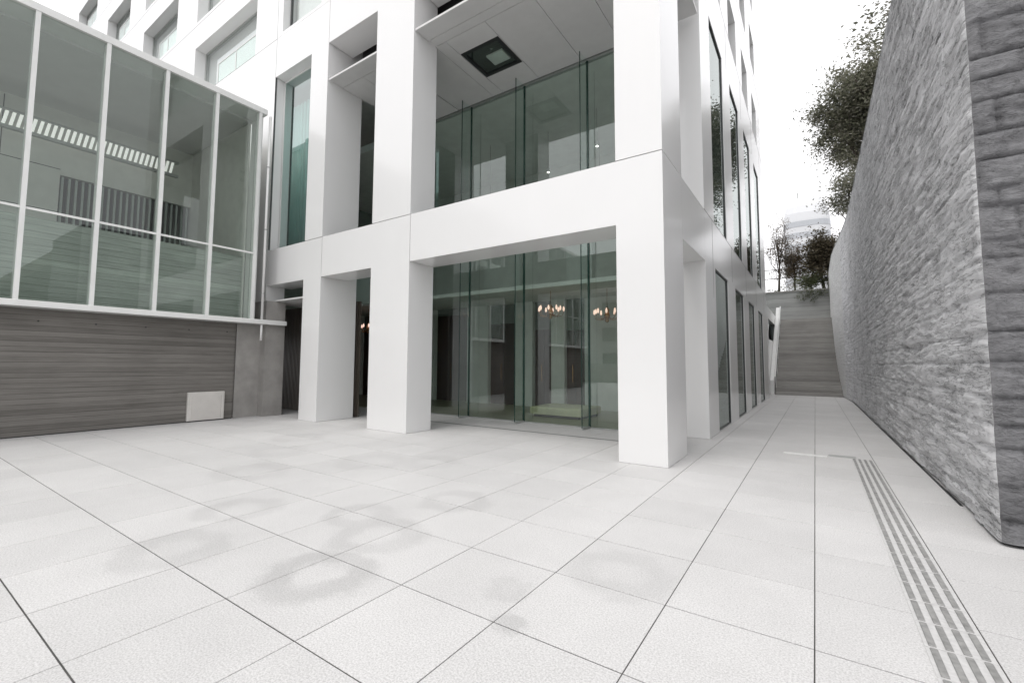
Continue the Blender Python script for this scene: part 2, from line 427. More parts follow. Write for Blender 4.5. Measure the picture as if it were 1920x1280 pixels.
# pillar feet: thin shadow recess
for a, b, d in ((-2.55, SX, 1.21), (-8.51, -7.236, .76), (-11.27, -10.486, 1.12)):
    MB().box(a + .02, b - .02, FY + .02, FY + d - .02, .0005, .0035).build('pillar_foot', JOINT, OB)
# side loggia beams
MB().box(-2.26, SX, 8.125, 10.095, 3.68, 4.775).build('side_beam', WHITE, OB)
MB().box(-2.26, SX, 8.125, 10.095, 10.0, 11.315).build('side_beam', WHITE, OB)
# left front wall (behind and above the pavilion)
lh = []
for bx0, bx1 in ((-19.05, -14.45), (-24.8, -20.97), (-30.4, -26.9), (-36.4, -32.6)):
    for st in range(5): lh.append((bx0, bx1, 11.33 + 3.12 * st, 13.4 + 3.12 * st))
mb = MB(); wall_grid(mb, 'y', FY, .55, -38, -13.146, 3.0, 28.3, lh)
mb.build('facade_wall', WHITE, OB)
# upper front wall above the frames
uh = []
for bx0, bx1 in ((-12.85, -10.9), (-9.9, -7.8), (-6.6, -2.9)):
    for st in range(5): uh.append((bx0, bx1, 11.42 + 3.12 * st, 13.4 + 3.12 * st))
mb = MB(); wall_grid(mb, 'y', FY, .55, -13.134, SX, 11.325, 28.3, uh)
mb.build('facade_wall', WHITE, OB)
# side wall
YW = [(11.25, 13.12), (14.45, 16.28), (17.62, 19.42), (20.85, 22.7)]
sh = []
for a, b in YW:
    sh.append((a, b, .02, 3.72)); sh.append((a, b, 4.80, 9.85))
    for st in range(5): sh.append((a + .1, b, 11.35 + 3.12 * st, 12.95 + 3.12 * st))
mb = MB(); wall_grid(mb, 'x', SX, .44, 10.1, 24.7, .004, 28.3, sh)
mb.build('side_wall', WHITE, OB)
sh2 = [(8.4, 9.9, 11.35 + 3.12 * st, 12.95 + 3.12 * st) for st in range(5)]
mb = MB(); wall_grid(mb, 'x', SX, .44, 7.46, 10.094, 11.325, 28.3, sh2)
mb.build('side_wall', WHITE, OB)
# panel joints on the walls: thin dark recessed lines, 2 mm proud strips
j = MB()
for z in (4.78, 11.32):
    j.box(SX - .05, SX + .0025, 10.1, 24.7, z - .006, z + .006)
for y in (10.98,):
    j.box(SX - .05, SX + .0025, y - .005, y + .005, 3.0, 4.77)
    j.box(SX - .05, SX + .0025, y - .005, y + .005, 10.0, 28)
for y in (13.9, 17.05, 20.2, 23.4):
    j.box(SX - .05, SX + .0025, y - .005, y + .005, 3.8, 4.77)
    j.box(SX - .05, SX + .0025, y - .005, y + .005, 9.95, 11.3)
for st in range(1, 6):
    j.box(SX - .05, SX + .0025, 7.5, 24.7, 11.32 + 3.12 * st - .3 - .005, 11.32 + 3.12 * st - .3 + .005)
    j.box(-38, SX - .01, FY - .0025, FY + .05, 11.32 + 3.12 * st - .12 - .005, 11.32 + 3.12 * st - .12 + .005)
j.box(-38, -13.15, FY - .0025, FY + .05, 11.315, 11.325)
j.box(-13.144, -13.136, FY - .0025, FY + .05, 4.8, 28)
j.build('panel_joint', DARKF, OB)
# windows -----------------------------------------------------------
def window(axis, plane, u0, u1, z0, z1, rec, fw_=.05, glass=GLASS_D, frame=DARKF, backing=None, transom=None, bo=.5):
    P0, P1 = (plane + rec, plane + rec + .06) if axis == 'y' else (plane - rec - .06, plane - rec)
    f = MB()
    def bx(a, b, c, d, e=0):
        if axis == 'y': f.box(a, b, P0 + e, P1 - e, c, d)
        else: f.box(P0 + e, P1 - e, a, b, c, d)
    bx(u0 + .002, u0 + fw_, z0 + .002, z1 - .002); bx(u1 - fw_, u1 - .002, z0 + .002, z1 - .002)
    bx(u0 + fw_, u1 - fw_, z0 + .002, z0 + fw_); bx(u0 + fw_, u1 - fw_, z1 - fw_, z1 - .002)
    if transom: bx(u0 + fw_, u1 - fw_, transom - .02, transom + .02, .004)
    fo = f.build('window', frame, OB)
    p = MB(); c = (P0 + P1) / 2
    if axis == 'y': p.box(u0 + fw_, u1 - fw_, c - .006, c + .006, z0 + fw_, z1 - fw_)
    else: p.box(c - .006, c + .006, u0 + fw_, u1 - fw_, z0 + fw_, z1 - fw_)
    p.build('pane', glass, fo)
    if backing:
        q = MB(); D = 1.2
        if axis == 'y': q.box(u0 + .1, u1 - .1, P1 + bo, P1 + bo + .02, z0 + .05, z1 - .05)
        else: q.box(P0 - bo - .02, P0 - bo, u0 + .1, u1 - .1, z0 + .05, z1 - .05)
        q.build('window_backing', backing, fo)  # added sheet; its colour sets how bright the window looks
    return fo
for a, b in YW:
    window('x', SX, a, b, .02, 3.72, .02, .022, GLASS_S)
    window('x', SX, a, b, 4.80, 9.85, .015, .018, GLASS_S)
    for st in range(5): window('x', SX, a + .1, b, 11.35 + 3.12 * st, 12.95 + 3.12 * st, .30, .04, GLASS_D, backing=INDARK)
for st in range(5): window('x', SX, 8.4, 9.9, 11.35 + 3.12 * st, 12.95 + 3.12 * st, .30, .04, GLASS_D, backing=INDARK)
for h in uh: window('y', FY, h[0], h[1], h[2], h[3], .22, .06, GLASS_N, backing=INWALL, bo=.1)
for h in lh:
    # deep balcony openings: back window, glass balustrade with handrail
    w_ = window('y', FY, h[0], h[1], h[2], h[3], .36, .06, GLASS_N, GREYM, backing=WHITE_PAINT, bo=.05)  # white backing added to brighten the openings
    ba = MB().box(h[0] + 1.9, h[1] - .01, FY + .04, FY + .052, h[2] + .01, h[2] + .74).build('balustrade', GLASS, OB)
    MB().box(h[0] + 1.9, h[1] - .01, FY + .03, FY + .062, h[2] + .74, h[2] + .775).box(h[0] + 1.9, h[0] + 1.94, FY + .03, FY + .062, h[2], h[2] + .74).box((h[0] + h[1]) / 2 + .9, (h[0] + h[1]) / 2 + .93, FY + .03, FY + .062, h[2], h[2] + .74).build('handrail', WHITE_PAINT, ba)
# tall window in the left bay of the upper frame, between pillars
window('y', FY, -13.13, -11.275, 4.79, 10.095, .28, .05, GLASS_R, WHITE_PAINT)
cu = MB()
xx = -13.05
while xx < -11.9:
    cu.tube([(xx, FY + .62 + .03 * math.sin(xx * 40), 4.8), (xx, FY + .62 + .03 * math.sin(xx * 40), 9.4)], .05, 6); xx += .085
cu.build('curtain', CURTAIN, OB, smooth=True)
# suspended ceilings over the loggias, z = 9.05
def ceiling(xs, ys, z, th, mat=CEIL, gap=.006, hole=None):
    for i in range(len(xs) - 1):
        for k in range(len(ys) - 1):
            a, b, c, d = xs[i] + gap, xs[i + 1] - gap, ys[k] + gap, ys[k + 1] - gap
            if hole and a < hole[0] + .02 and b > hole[1] - .02 and c < hole[2] and d > hole[3] - .03:
                mb = MB().box(a, b, c, hole[2], z, z + th).box(a, b, hole[3], d, z, z + th)
                if hole[0] > a: mb.box(a, hole[0], hole[2], hole[3], z, z + th)
                if hole[1] < b: mb.box(hole[1], b, hole[2], hole[3], z, z + th)
                mb.build('ceiling_panel', mat, OB)
            else: MB().box(a, b, c, d, z, z + th).build('ceiling_panel', mat, OB)
ceiling([-7.225, -2.56], [6.93, 7.36], 9.05, .05)
ceiling([-7.225, -6.90, -5.75, -4.52, -3.5, -2.28], [7.60, 10.0], 9.05, .05, hole=(-6.88, -5.77, 8.13, 9.20))
ceiling([-7.2, -2.56], [7.36, 7.60], 9.05, .05)
ceiling([-8.5, -7.225], [7.70, 10.0], 9.05, .05)
ceiling([-10.47, -8.52], [6.93, 7.36], 9.05, .05)
ceiling([-10.47, -9.6, -8.52], [7.36, 10.0], 9.05, .05)
ceiling([-2.28, SX - .01], [8.14, 10.0], 9.05, .05)
MB().box(-10.4, -2.3, 7.66, 10.0, 9.13, 9.17).build('ceiling_void', JOINT, OB)  # dark sheets added in place of shade above the ceiling
MB().box(-10.4, -2.3, 7.95, 7.99, 9.18, 10.5).build('ceiling_void', JOINT, OB)
# light well in the ceiling: black frame, glass, lamp body
lw = MB()
lw.box(-6.875, -5.775, 8.135, 8.225, 9.035, 9.12).box(-6.875, -5.775, 9.105, 9.195, 9.035, 9.12).box(-6.875, -6.785, 8.225, 9.105, 9.035, 9.12).box(-5.865, -5.775, 8.225, 9.105, 9.035, 9.12)
lwo = lw.build('ceiling_light', BLACK, OB)
MB().box(-6.78, -5.87, 8.23, 9.10, 9.06, 9.07).build('pane', GLASS, lwo)
MB().box(-6.45, -5.98, 8.6, 8.98, 9.085, 9.12).build('lamp_body', mat_simple('lamp_grey', (.7, .7, .68), .4), lwo)
# lower recess at the left bay: thin canopy panel and dark timber doors
ceiling([-13.4, -11.28], [6.97, 8.9], 3.25, .04, WHITE_PAINT)
MB().box(-14.5, -10.4, 9.0, 9.04, 3.3, 4.7).build('recess_wall', INDARK, OB)
MB().box(-14.4, -10.52, 8.2, 8.25, .01, 3.24).build('timber_wall', WOODG, OB)
sl = MB()
for k in range(48): sl.box(-14.3 + .078 * k, -14.3 + .078 * k + .035, 8.15, 8.199, .02, 3.23)
sl.build('timber_slat', WOODG, OB)
# glazed lobby wall, Y = 10.1
gx = [-12.4, -11.74, -9.91, -8.08, -6.25, -4.42, -2.26]
for a, b in zip(gx[:-1], gx[1:]):
    MB().box(a + .006, b - .006, 10.094, 10.106, .03, 9.04).build('glass_panel', GLASS, OB)
for x in gx[1:-1]:
    f = MB().box(x - .009, x + .009, 9.66, 10.088, .05, 9.04).build('glass_fin', FIN, OB)
    MB().box(x - .010, x + .010, 9.648, 9.6595, .05, 9.04).box(x - .026, x + .026, 10.07, 10.093, .03, 9.04).build('fin_edge', FINEDGE, f)
    MB().box(x - .02, x + .02, 9.68, 10.08, .004, .05).build('fin_shoe', GREYM, f)
MB().box(-12.4, -2.26, 10.06, 10.14, .001, .028).build('glazing_channel', GREYM, OB)
MB().box(-12.4, -2.26, 10.05, 10.15, 9.05, 9.16).build('glazing_channel', GREYM, OB)
MB().box(-10.4, -2.3, 8.75, 8.80, .001, .004).build('threshold_strip', DARKF, OB)
# interior shell
MB().box(-18.5, -2.28, 10.15, 24.2, .001, .02).build('lobby_floor', CARPET, OB)
MB().box(-18.5, -2.28, 11.4, 24.2, 3.72, 3.80).box(-18.5, -2.28, 11.33, 11.398, 3.70, 3.82).build('mezzanine_slab', INWALL, OB)
MB().box(-18.5, -2.28, 10.2, 24.2, 9.05, 9.3).build('upper_ceiling', INWALL, OB)
MB().box(-18.5, -18.3, 8.3, 24.2, .02, 9.05).build('inner_wall', INDARK, OB)
MB().box(-18.3, -2.3, 24.0, 24.2, .02, 9.05).build('inner_wall', INDARK, OB)
MB().box(-18.3, -3.2, 15.2, 15.3, 4.1, 9.05).build('upper_partition', PAVIN, OB)
for a, b in ((-11.2, -9.4), (-7.4, -6.4), (-5.4, -4.7)):
    MB().box(a, b, 14.9, 15.19, 4.1, 6.6).build('wall_panel', INWALL, OB)
MB().box(-38, -1.9, 7.6, 24.5, 28.0, 28.25).build('roof', WHITE_PAINT, OB)
MB().box(-38, -18.6, 7.5, 7.6, 0, 28).build('inner_wall', INDARK, OB)
for st in range(5): MB().box(-38, -2.26, 7.62, 24.5, 10.7 + 3.12 * st, 11.0 + 3.12 * st).build('floor_slab', INWALL, OB)
# lobby back wall: mahogany doors between pale piers
doors = [(-17.6, -15.6, 3.0), (-15.0, -13.6, 3.0), (-12.9, -11.15, 3.45), (-10.15, -8.95, 3.0), (-8.2, -7.45, 2.72), (-6.95, -6.3, 2.65)]
prev = -18.3
for a, b, zt in doors:
    MB().box(prev, a, 13.8, 14.2, .02, 3.715).build('lobby_pier', INWALL, OB); prev = b
    d = MB().box(a, b, 14.0, 14.08, .02, zt).build('lobby_door', MAHOG, OB)
    MB().box((a + b) / 2 - .01, (a + b) / 2 + .01, 13.985, 13.999, .02, zt).build('door_split', BLACK, d)
    MB().tube([((a + b) / 2 - .08, 13.94, .9), ((a + b) / 2 - .08, 13.94, 1.5)], .012, 8).build('handle', BRASS, d)
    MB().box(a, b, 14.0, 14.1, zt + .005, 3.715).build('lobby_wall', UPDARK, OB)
MB().box(-6.3, -4.9, 14.0, 14.2, .02, 3.715).build('lobby_wall', INWALL, OB)
for y in (13.8, 16.9): MB().box(-3.6, -2.9, y, y + .7, .02, 3.72).build('lobby_pier', INWALL, OB)

# platform seat in the lobby (a thing of its own)
ps = thing('lobby_seat', 'low olive upholstered seat on the lobby floor behind the glass', 'seat', (-6.0, 12, 0))
MB().box(-6.75, -5.15, 11.2, 12.6, .10, .30, ch=.03).build('cushion', OLIVE, ps)
MB().box(-6.65, -5.25, 11.3, 12.5, .02, .10).build('plinth', BLACK, ps)

# chandeliers
def chandelier(x, y, z, top, label, src=None):
    r = thing('chandelier', label, 'chandelier', (x, y, z), 'chandeliers in the lobby')
    MB().tube([(x, y, z + .2), (x, y, top)], .008, 6).build('stem', BRASS, r)
    MB().lathe((x, y, z), [(.02, -.22), (.06, -.18), (.05, -.08), (.09, -.02), (.05, .08), (.07, .14), (.02, .24)], 14).build('hub', BRASS, r, True)
    for k in range(10):
        t = 2 * math.pi * k / 10; R = .40 if k % 2 else .33
        c, s_ = math.cos(t), math.sin(t)
        arm = MB().tube([(x + c * .05, y + s_ * .05, z - .04), (x + c * R * .5, y + s_ * R * .5, z - .15), (x + c * R * .9, y + s_ * R * .9, z - .10), (x + c * R, y + s_ * R, z + .02)], .008, 6).build('arm', BRASS, r, True)
        MB().lathe((x + c * R, y + s_ * R, z + .03), [(.010, 0), (.026, .02), (.032, .07), (.018, .13), (.004, .15)], 10).build('lamp_shade', BULB, arm, True)
    return r
chandelier(-6.55, 12.1, 3.08, 3.72, 'lit brass chandelier hanging in the glass lobby, left of the pair')
chandelier(-4.95, 12.6, 2.94, 3.72, 'lit brass chandelier hanging in the glass lobby beside the corner pillar')
chandelier(-15.1, 12.2, 2.92, 3.72, 'lit chandelier glimpsed between the two middle pillars of the lobby')
# small spotlights upstairs
for k, (x, y) in enumerate(((-5.05, 12.2), (-6.9, 12.6), (-9.0, 12.3), (-5.8, 14.2))):
    z = [7.9, 7.7, 5.6, 6.0][k]
    lab = ['small lit spotlight high behind the upper glass nearest the corner pillar', 'small lit spotlight high behind the upper glass beside the middle glass fin',
           'small lit spotlight low behind the leftmost upper glass', 'small lit spotlight low behind the upper glass between the fins'][k]
    s_ = thing('spotlight', lab, 'spotlight', (x, y, 9.05), 'spotlights in the upper room')
    MB().tube([(x, y, z + .12), (x, y, 9.05)], .006, 6).build('rod', DARKF, s_)
    MB().lathe((x, y, z), [(.035, 0), (.045, .02), (.045, .13), (.02, .15)], 12).build('lamp_body', GREYM, s_)
    MB().lathe((x, y, z - .004), [(.03, -.01), (.03, 0)], 12).build('lamp', SPOT, s_)

# ------------------------------------------------------------------ glass pavilion on a concrete base
GP = thing('glass_pavilion', 'glazed pavilion with pale mullions above a dark board-marked concrete base', 'building', (-15, 2, 0))
GX = -12.62; Y0P, Y1P = -8.4, 6.38
mys = [1.80 + 1.113 * k for k in range(-9, 5)]
for y in mys:
    mm = MB().box(GX - .11, GX + .045, y - .038, y + .038, 2.68, 8.50).build('mullion', MULL, GP)
    MB().box(GX - .13, GX - .112, y - .05, y + .05, 2.70, 8.49).build('mullion_cover', GREYM, mm)
for a, b in zip(mys[:-1], mys[1:]):
    MB().box(GX - .03, GX + .02, a + .039, b - .039, 4.47, 4.515).build('transom', MULL, GP)
    MB().box(GX - .015, GX - .003, a + .04, b - .04, 2.69, 4.468).build('glass_panel', GLASS_P, GP)
    MB().box(GX - .015, GX - .003, a + .04, b - .04, 4.518, 8.49).build('glass_panel', GLASS_P, GP)
MB().box(GX - .6, GX + .06, Y0P, Y1P + .05, 8.502, 8.66, ch=.01).build('roof_beam', MULL, GP)
MB().box(GX - .5, GX + .10, Y0P, 7.22, 2.56, 2.679, ch=.01).build('sill_beam', MULL, GP)
MB().box(-19.5, GX - .61, Y0P, Y1P, 8.45, 8.6).build('roof', CEIL, GP)
MB().box(-19.5, GX - .52, Y0P, Y1P, 2.4, 2.6).build('floor', CONC_PL, GP)
for y in mys[9:]:
    MB().box(GX - .2, GX - .1, y - .05, y + .05, 8.661, 8.74).build('roof_clip', GREYM, GP)
# north gable, glass
MB().box(-13.3, GX - .12, 6.36, 6.40, 2.69, 8.49).build('end_panel', MULL, GP)
# concrete base
cb = MB().box(-13.25, -12.95, Y0P, 6.0, .003, 2.555).box(-13.25, -12.99, 6.0, 6.05, .003, 2.555).build('concrete_base', CONC, GP)
th = MB()
for k in range(14):
    y = -5 + .9 * k
    th.lathe((0, 0, 0), [(.001, 0), (.001, 0)], 3) if False else None
    t0 = MB()
    th.tube([(-12.9495, y, 2.31), (-12.946, y, 2.31)], .018, 10)
th.build('tie_hole', JOINT, cb)
MB().box(-12.985, -12.93, Y0P, 6.0, .001, .02).build('shadow_gap', JOINT, GP)
MB().box(-14.0, -12.70, 6.70, 7.26, .004, 3.24).box(-13.9, -12.97, 6.06, 6.698, .004, 2.55).build('end_pier', CONC_PL, GP)
# interior: concrete parapet, grey back wall, fins, slats glowing in place of daylight
MB().box(-13.5, -13.35, Y0P, Y1P - .05, 2.6, 4.50).build('inner_parapet', CONC_IN, GP)
MB().box(-17.2, -17.05, Y0P, 3.1, 2.6, 8.45).box(-17.2, -17.05, 3.1, 6.3, 6.65, 8.45).build('back_wall', PAVIN, GP)
jj = MB()
for z in (6.8, 5.6): jj.box(-17.048, -17.044, Y0P, 3.1, z - .01, z + .01)
for y in (-1, .5, 1.95): jj.box(-17.0435, -17.04, y - .01, y + .01, 4.5, 8.4)
jj.build('wall_joint', DARKF, GP)
MB().box(-19.4, -19.2, Y0P, Y1P, 2.6, 8.45).build('rear_wall', JOINT, GP)
MB().box(-19.2, GX - .7, 6.30, 6.35, 2.6, 8.45).build('gable_wall', PAVIN, GP)
MB().box(-19.2, GX - .7, Y0P, Y0P + .05, 2.6, 8.45).build('gable_wall', PAVIN, GP)
for k in range(22):
    y = 3.14 + .145 * k
    MB().box(-17.16, -17.08, y, y + .05, 4.0, 6.62).build('wall_fin', mat_simple('fin_grey', (.32, .36, .34), .5) if k == 0 else bpy.data.materials['fin_grey'], GP)
lv = thing('glowing_slats', 'long strip of slats, glowing in place of daylight, along the pavilion back wall behind the glass', 'light', (-16.5, 2, 7.5))
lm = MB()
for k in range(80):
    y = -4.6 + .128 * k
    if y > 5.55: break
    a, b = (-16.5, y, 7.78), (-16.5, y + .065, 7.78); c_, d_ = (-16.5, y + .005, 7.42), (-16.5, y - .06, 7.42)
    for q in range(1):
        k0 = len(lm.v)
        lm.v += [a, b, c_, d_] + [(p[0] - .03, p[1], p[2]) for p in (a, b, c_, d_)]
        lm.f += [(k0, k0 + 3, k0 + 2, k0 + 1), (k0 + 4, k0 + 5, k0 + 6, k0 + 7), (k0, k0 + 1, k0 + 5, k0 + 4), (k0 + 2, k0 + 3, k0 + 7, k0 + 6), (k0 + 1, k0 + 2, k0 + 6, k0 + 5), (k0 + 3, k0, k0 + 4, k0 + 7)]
lm.build('glow_slat', LOUV_GLOW, lv)
MB().box(-16.6, -16.47, -4.7, 5.7, 7.785, 7.84).box(-16.6, -16.47, -4.7, 5.7, 7.34, 7.415).build('housing', GREYM, lv)

# white access panel on the concrete base
vp = thing('vent_cabinet', 'square white louvred vent cabinet at the foot of the concrete wall', 'vent', (-12.9, 5.35, 0))
MB().box(-12.948, -12.86, 4.93, 5.78, .03, .74, ch=.008).build('cabinet_body', mat_simple('cabinet_grey', (.62, .60, .57), .5), vp)
v2 = MB()
v2.box(-12.859, -12.85, 4.96, 5.75, .64, .71).box(-12.859, -12.85, 4.96, 5.01, .06, .64).box(-12.859, -12.85, 5.70, 5.75, .06, .64)
v2.build('cabinet_frame', bpy.data.materials['cabinet_grey'], vp)
v3 = MB()
for k in range(9): v3.prism_yz([(5.02, .07 + .062 * k), (5.69, .07 + .062 * k), (5.69, .118 + .062 * k), (5.02, .118 + .062 * k)], -12.859, -12.852)
v3.build('louvre', bpy.data.materials['cabinet_grey'], vp)
dp = thing('downpipe', 'slim white downpipe at the corner where the pavilion meets the office facade', 'pipe', (-12.75, 6.55, 0))
MB().tube([(-12.58, 6.52, 2.685), (-12.58, 6.52, 8.5)], .035, 12).build('pipe', WHITE_PAINT, dp, True)
MB().tube([(-12.58, 6.52, 2.1), (-12.58, 6.52, 2.555)], .03, 12).build('pipe', WHITE_PAINT, dp, True)
pb = MB()
for z in (3.4, 5.2, 7.0): pb.lathe((-12.58, 6.52, z), [(.037, 0), (.045, .003), (.045, .03), (.037, .033)], 12)
pb.build('bracket', GREYM, dp)

# ------------------------------------------------------------------ rough stone wall
def vnoise(u, v, seed):
    r = np.random.default_rng(seed); T = r.random((256, 256))
    iu = np.floor(u).astype(int); iv = np.floor(v).astype(int); fu = u - iu; fv = v - iv
    fu = fu * fu * (3 - 2 * fu); fv = fv * fv * (3 - 2 * fv)
    a = T[iu % 256, iv % 256]; b = T[(iu + 1) % 256, iv % 256]; c = T[iu % 256, (iv + 1) % 256]; d = T[(iu + 1) % 256, (iv + 1) % 256]
    return (a * (1 - fu) + b * fu) * (1 - fv) + (c * (1 - fu) + d * fu) * fv
def fbm(u, v, seed, o=4):
    s = 0; am = .5
    for k in range(o): s = s + am * vnoise(u * 2 ** k, v * 2 ** k, seed + k); am *= .5
    return s
rs = random.Random(3)
COURSE = [0.0]
while COURSE[-1] < 7.6: COURSE.append(COURSE[-1] + rs.choice([.16, .2, .24, .27, .3, .33]))
COURSE = np.array(COURSE)
BLK = {}
def relief(u, z, seed, amp=1.0, gv=1.0, su=1.1, sz=9):
    """outward offset (m) and tone for coordinates along the wall and up"""
    row = np.clip(np.searchsorted(COURSE, z, 'right') - 1, 0, len(COURSE) - 2)
    zb = np.minimum(z - COURSE[row], COURSE[row + 1] - z)
    du = np.full(u.shape, 9.0); bid = np.zeros(u.shape)
    for r in range(len(COURSE) - 1):
        mk = row == r
        if not mk.any(): continue
        rr = random.Random(seed * 100 + r); e = [-2.0 - rr.random()]
        while e[-1] < 45: e.append(e[-1] + rr.uniform(.35, .95))
        e = np.array(e); uu = u[mk]; i = np.searchsorted(e, uu, 'right') - 1
        du[mk] = np.minimum(uu - e[i], e[i + 1] - uu); bid[mk] = i * 37.7 + r * 91.3
    edge = np.minimum(zb, du)
    h = np.sin(bid * 12.9898) * 43758.5453; rnd = h - np.floor(h)
    groove = np.exp(-(edge / .016) ** 2)
    ridg = 1 - np.abs(2 * fbm(u * su, z * sz, seed + 5, 2) / .75 - 1)
    rough = fbm(u * su * 3, z * sz * 1.5, seed + 11, 2)
    d = amp * (rnd * .022 * gv + ridg * .048 + rough * .030 + np.minimum(edge, .02) * .7 * gv - groove * .022 * gv)
    return d - amp * .05, np.clip(.2 + .6 * rnd + .25 * (rough - .4) - .5 * groove * gv, 0, 1)
def wx(y):                                              # plan of the wall face
    t = np.clip((y - 22) / 9.5, 0, 1); return 1.275 - .34 * t * t * (3 - 2 * t)
SW = thing('stone_wall', 'tall rough split granite wall lining the right side of the path', 'wall', (1.5, 6, 0))
def gridmesh(name, U, Z, P, tone, mat, parent, flip=False):
    nu, nz = len(U), len(Z); mb = MB()
    mb.v = [tuple(p) for p in P.reshape(-1, 3)]
    for i in range(nu - 1):
        o = i * nz
        for k in range(nz - 1):
            q = (o + k, o + k + 1, o + nz + k + 1, o + nz + k)
            mb.f.append(q if not flip else q[::-1])
    return mb.build(name, mat, parent, True, tone.reshape(-1))
yu = [5.64]
while yu[-1] < 26.0: yu.append(yu[-1] + (.022 + .0035 * (yu[-1] - 5.64)))
yu = np.array(yu); zz = np.arange(.03, 7.56, .02); zz[-1] = 7.55
YY, ZZ = np.meshgrid(yu, zz, indexing='ij')
off, tone = relief(YY, ZZ, 3, 1.0, .55)
near = np.clip((6.45 - YY) / .02, 0, 1)                 # first block stands a little proud
fade = np.clip((YY - 5.64) / .03, 0, 1) * .9 + .1
fade = fade * (1 - .55 * np.clip((YY - 9) / 9, 0, 1))
XF = wx(YY) - off * fade - .03 * near
P = np.stack([XF, YY, ZZ], -1)
gridmesh('wall_face', yu, zz, P, tone, STONE, SW)
# near end face
xu = np.concatenate([[0], np.cumsum([.022] * 60), 1.32 + np.cumsum([.12] * 30)])
X2, Z2 = np.meshgrid(xu, zz, indexing='ij')
off2, tone2 = relief(X2 + 3, Z2, 8, .75, 1.4, 6, 11)
f2 = np.clip(X2 / .03, 0, 1) * .9 + .1
x0 = XF[0][None, :]
P2 = np.stack([x0 + X2, 5.64 - off2 * f2 * 1.0 - (0) * Z2, Z2], -1); P2[0] = P[0]
gridmesh('end_face', xu, zz, P2, tone2, STONE_SHADE, SW, True)
# smooth curved far end
y3 = np.arange(26.0, 40, .12); z3 = np.arange(.03, 7.56, .06); z3[-1] = 7.55
Y3, Z3 = np.meshgrid(y3, z3, indexing='ij'); o3, t3 = relief(Y3, Z3, 3, .35, .3)
X3 = wx(Y3) - o3
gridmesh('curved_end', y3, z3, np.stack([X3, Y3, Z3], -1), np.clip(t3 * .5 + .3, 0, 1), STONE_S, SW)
tc = MB()
yall = list(yu[::6]) + list(y3[1:])
for a, b in zip(yall[:-1], yall[1:]):
    tc.quad((float(wx(np.array(a))) - .02, a, 7.551), (6.2, a, 7.551), (6.2, b, 7.551), (float(wx(np.array(b))) - .02, b, 7.551))
tc.quad((6.2, 5.7, 0), (6.2, 40, 0), (6.2, 40, 7.55), (6.2, 5.7, 7.55))
tc.build('wall_top', STONE, SW)
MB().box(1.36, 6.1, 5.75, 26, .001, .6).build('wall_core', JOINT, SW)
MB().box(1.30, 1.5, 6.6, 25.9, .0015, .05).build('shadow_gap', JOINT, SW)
tag(MB().box(1.5, 40, 5.9, 60, 6.6, 7.3).build('terrain', SOIL), kind='structure')

# ------------------------------------------------------------------ stairs and retaining wall
ST = thing('staircase', 'wide grey stone staircase climbing at the far end of the path', 'staircase', (-.4, 27.5, 0))
nst = 26; rise = 4.45 / nst; run = 6.9 / nst
for k in range(nst):
    y = 27.45 + run * k; xr = float(wx(np.array(min(y, 30)))) + .12
    s_ = MB().box(-1.75, xr, y, y + run + (.02 if k < nst - 1 else 0), (rise * (k - 1) if k else 0) + .001, rise * (k + 1), ch=.008)
    s_.build('step', STEP, ST)
MB().box(-1.75, 1.4, 34.37, 36.6, 4.0, 4.448).build('landing', STEP, ST)
MB().prism_yz([(27.3, 0), (27.3, .75), (34.3, 5.25), (34.3, 4.4), (28.2, 0)], -1.95, -1.77).build('stringer', WHITE_PAINT, ST)
hr = MB().tube([(-1.72, 27.4, .9), (-1.72, 34.2, 5.30)], .03, 8)
for k in range(6): hr.tube([(-1.72, 27.9 + 1.15 * k, .35 + .74 * k), (-1.72, 27.9 + 1.15 * k, 1.22 + .74 * k)], .015, 6)
hr.build('handrail', WHITE_PAINT, ST)
rw = thing('retaining_wall', 'pale concrete retaining wall above the top of the staircase', 'wall', (0, 36, 4))
MB().box(-6, 1.6, 36.0, 36.4, 4.45, 6.45).build('wall', CONC_LT, rw)
MB().box(-6, 1.6, 35.95, 36.45, 6.452, 6.53).build('coping', CONC_PL, rw)
tag(MB().box(-60, 1.4, 36.45, 90, 0, 6.3).build('upper_terrace', SOIL), kind='structure')
lb = thing('side_annex', 'low white annex with dark glass doors between the office corner and the stairs', 'building', (-2.2, 26, 0))
mb = MB(); wall_grid(mb, 'x', -1.96, .3, 24.75, 36, .004, 4.6, [(25.3, 27.1, .02, 3.3), (27.6, 33, 2.9, 4.0)])
mb.build('wall', WHITE, lb)
MB().box(-2.12, -2.10, 25.3, 27.1, .02, 3.3).box(-2.12, -2.10, 27.6, 33, 2.9, 4.0).build('door', GLASS_D, lb)
MB().box(-8, -2.27, 24.75, 36, 4.4, 4.58).box(-3.5, -3.4, 24.75, 36, .1, 4.3).build('roof', INDARK, lb)

# ------------------------------------------------------------------ trees
def leaf_mesh(centers, n_each, spread, size, rnd, squash=.8):
    mb = MB(); tones = []
    C = []
    for c in centers:
        for _ in range(n_each): 
            d = Vector((rnd.gauss(0, 1), rnd.gauss(0, 1), rnd.gauss(0, squash)))
            p = Vector(c) + d * spread * rnd.uniform(.35, 1) * .62
            a = Vector((rnd.gauss(0, 1), rnd.gauss(0, 1), rnd.gauss(0, .5))).normalized()
            b = a.cross(Vector((rnd.gauss(0, .6), rnd.gauss(0, .6), 1))).normalized()
            L = size * rnd.uniform(.7, 1.3); W = L * .42
            k = len(mb.v)
            mb.v += [tuple(p), tuple(p + a * L * .5 + b * W * .5), tuple(p + a * L), tuple(p + a * L * .5 - b * W * .5)]
            mb.f.append((k, k + 1, k + 2, k + 3))
            t = min(1, max(0, rnd.gauss(.45, .22))); tones += [t] * 4
    return mb, tones
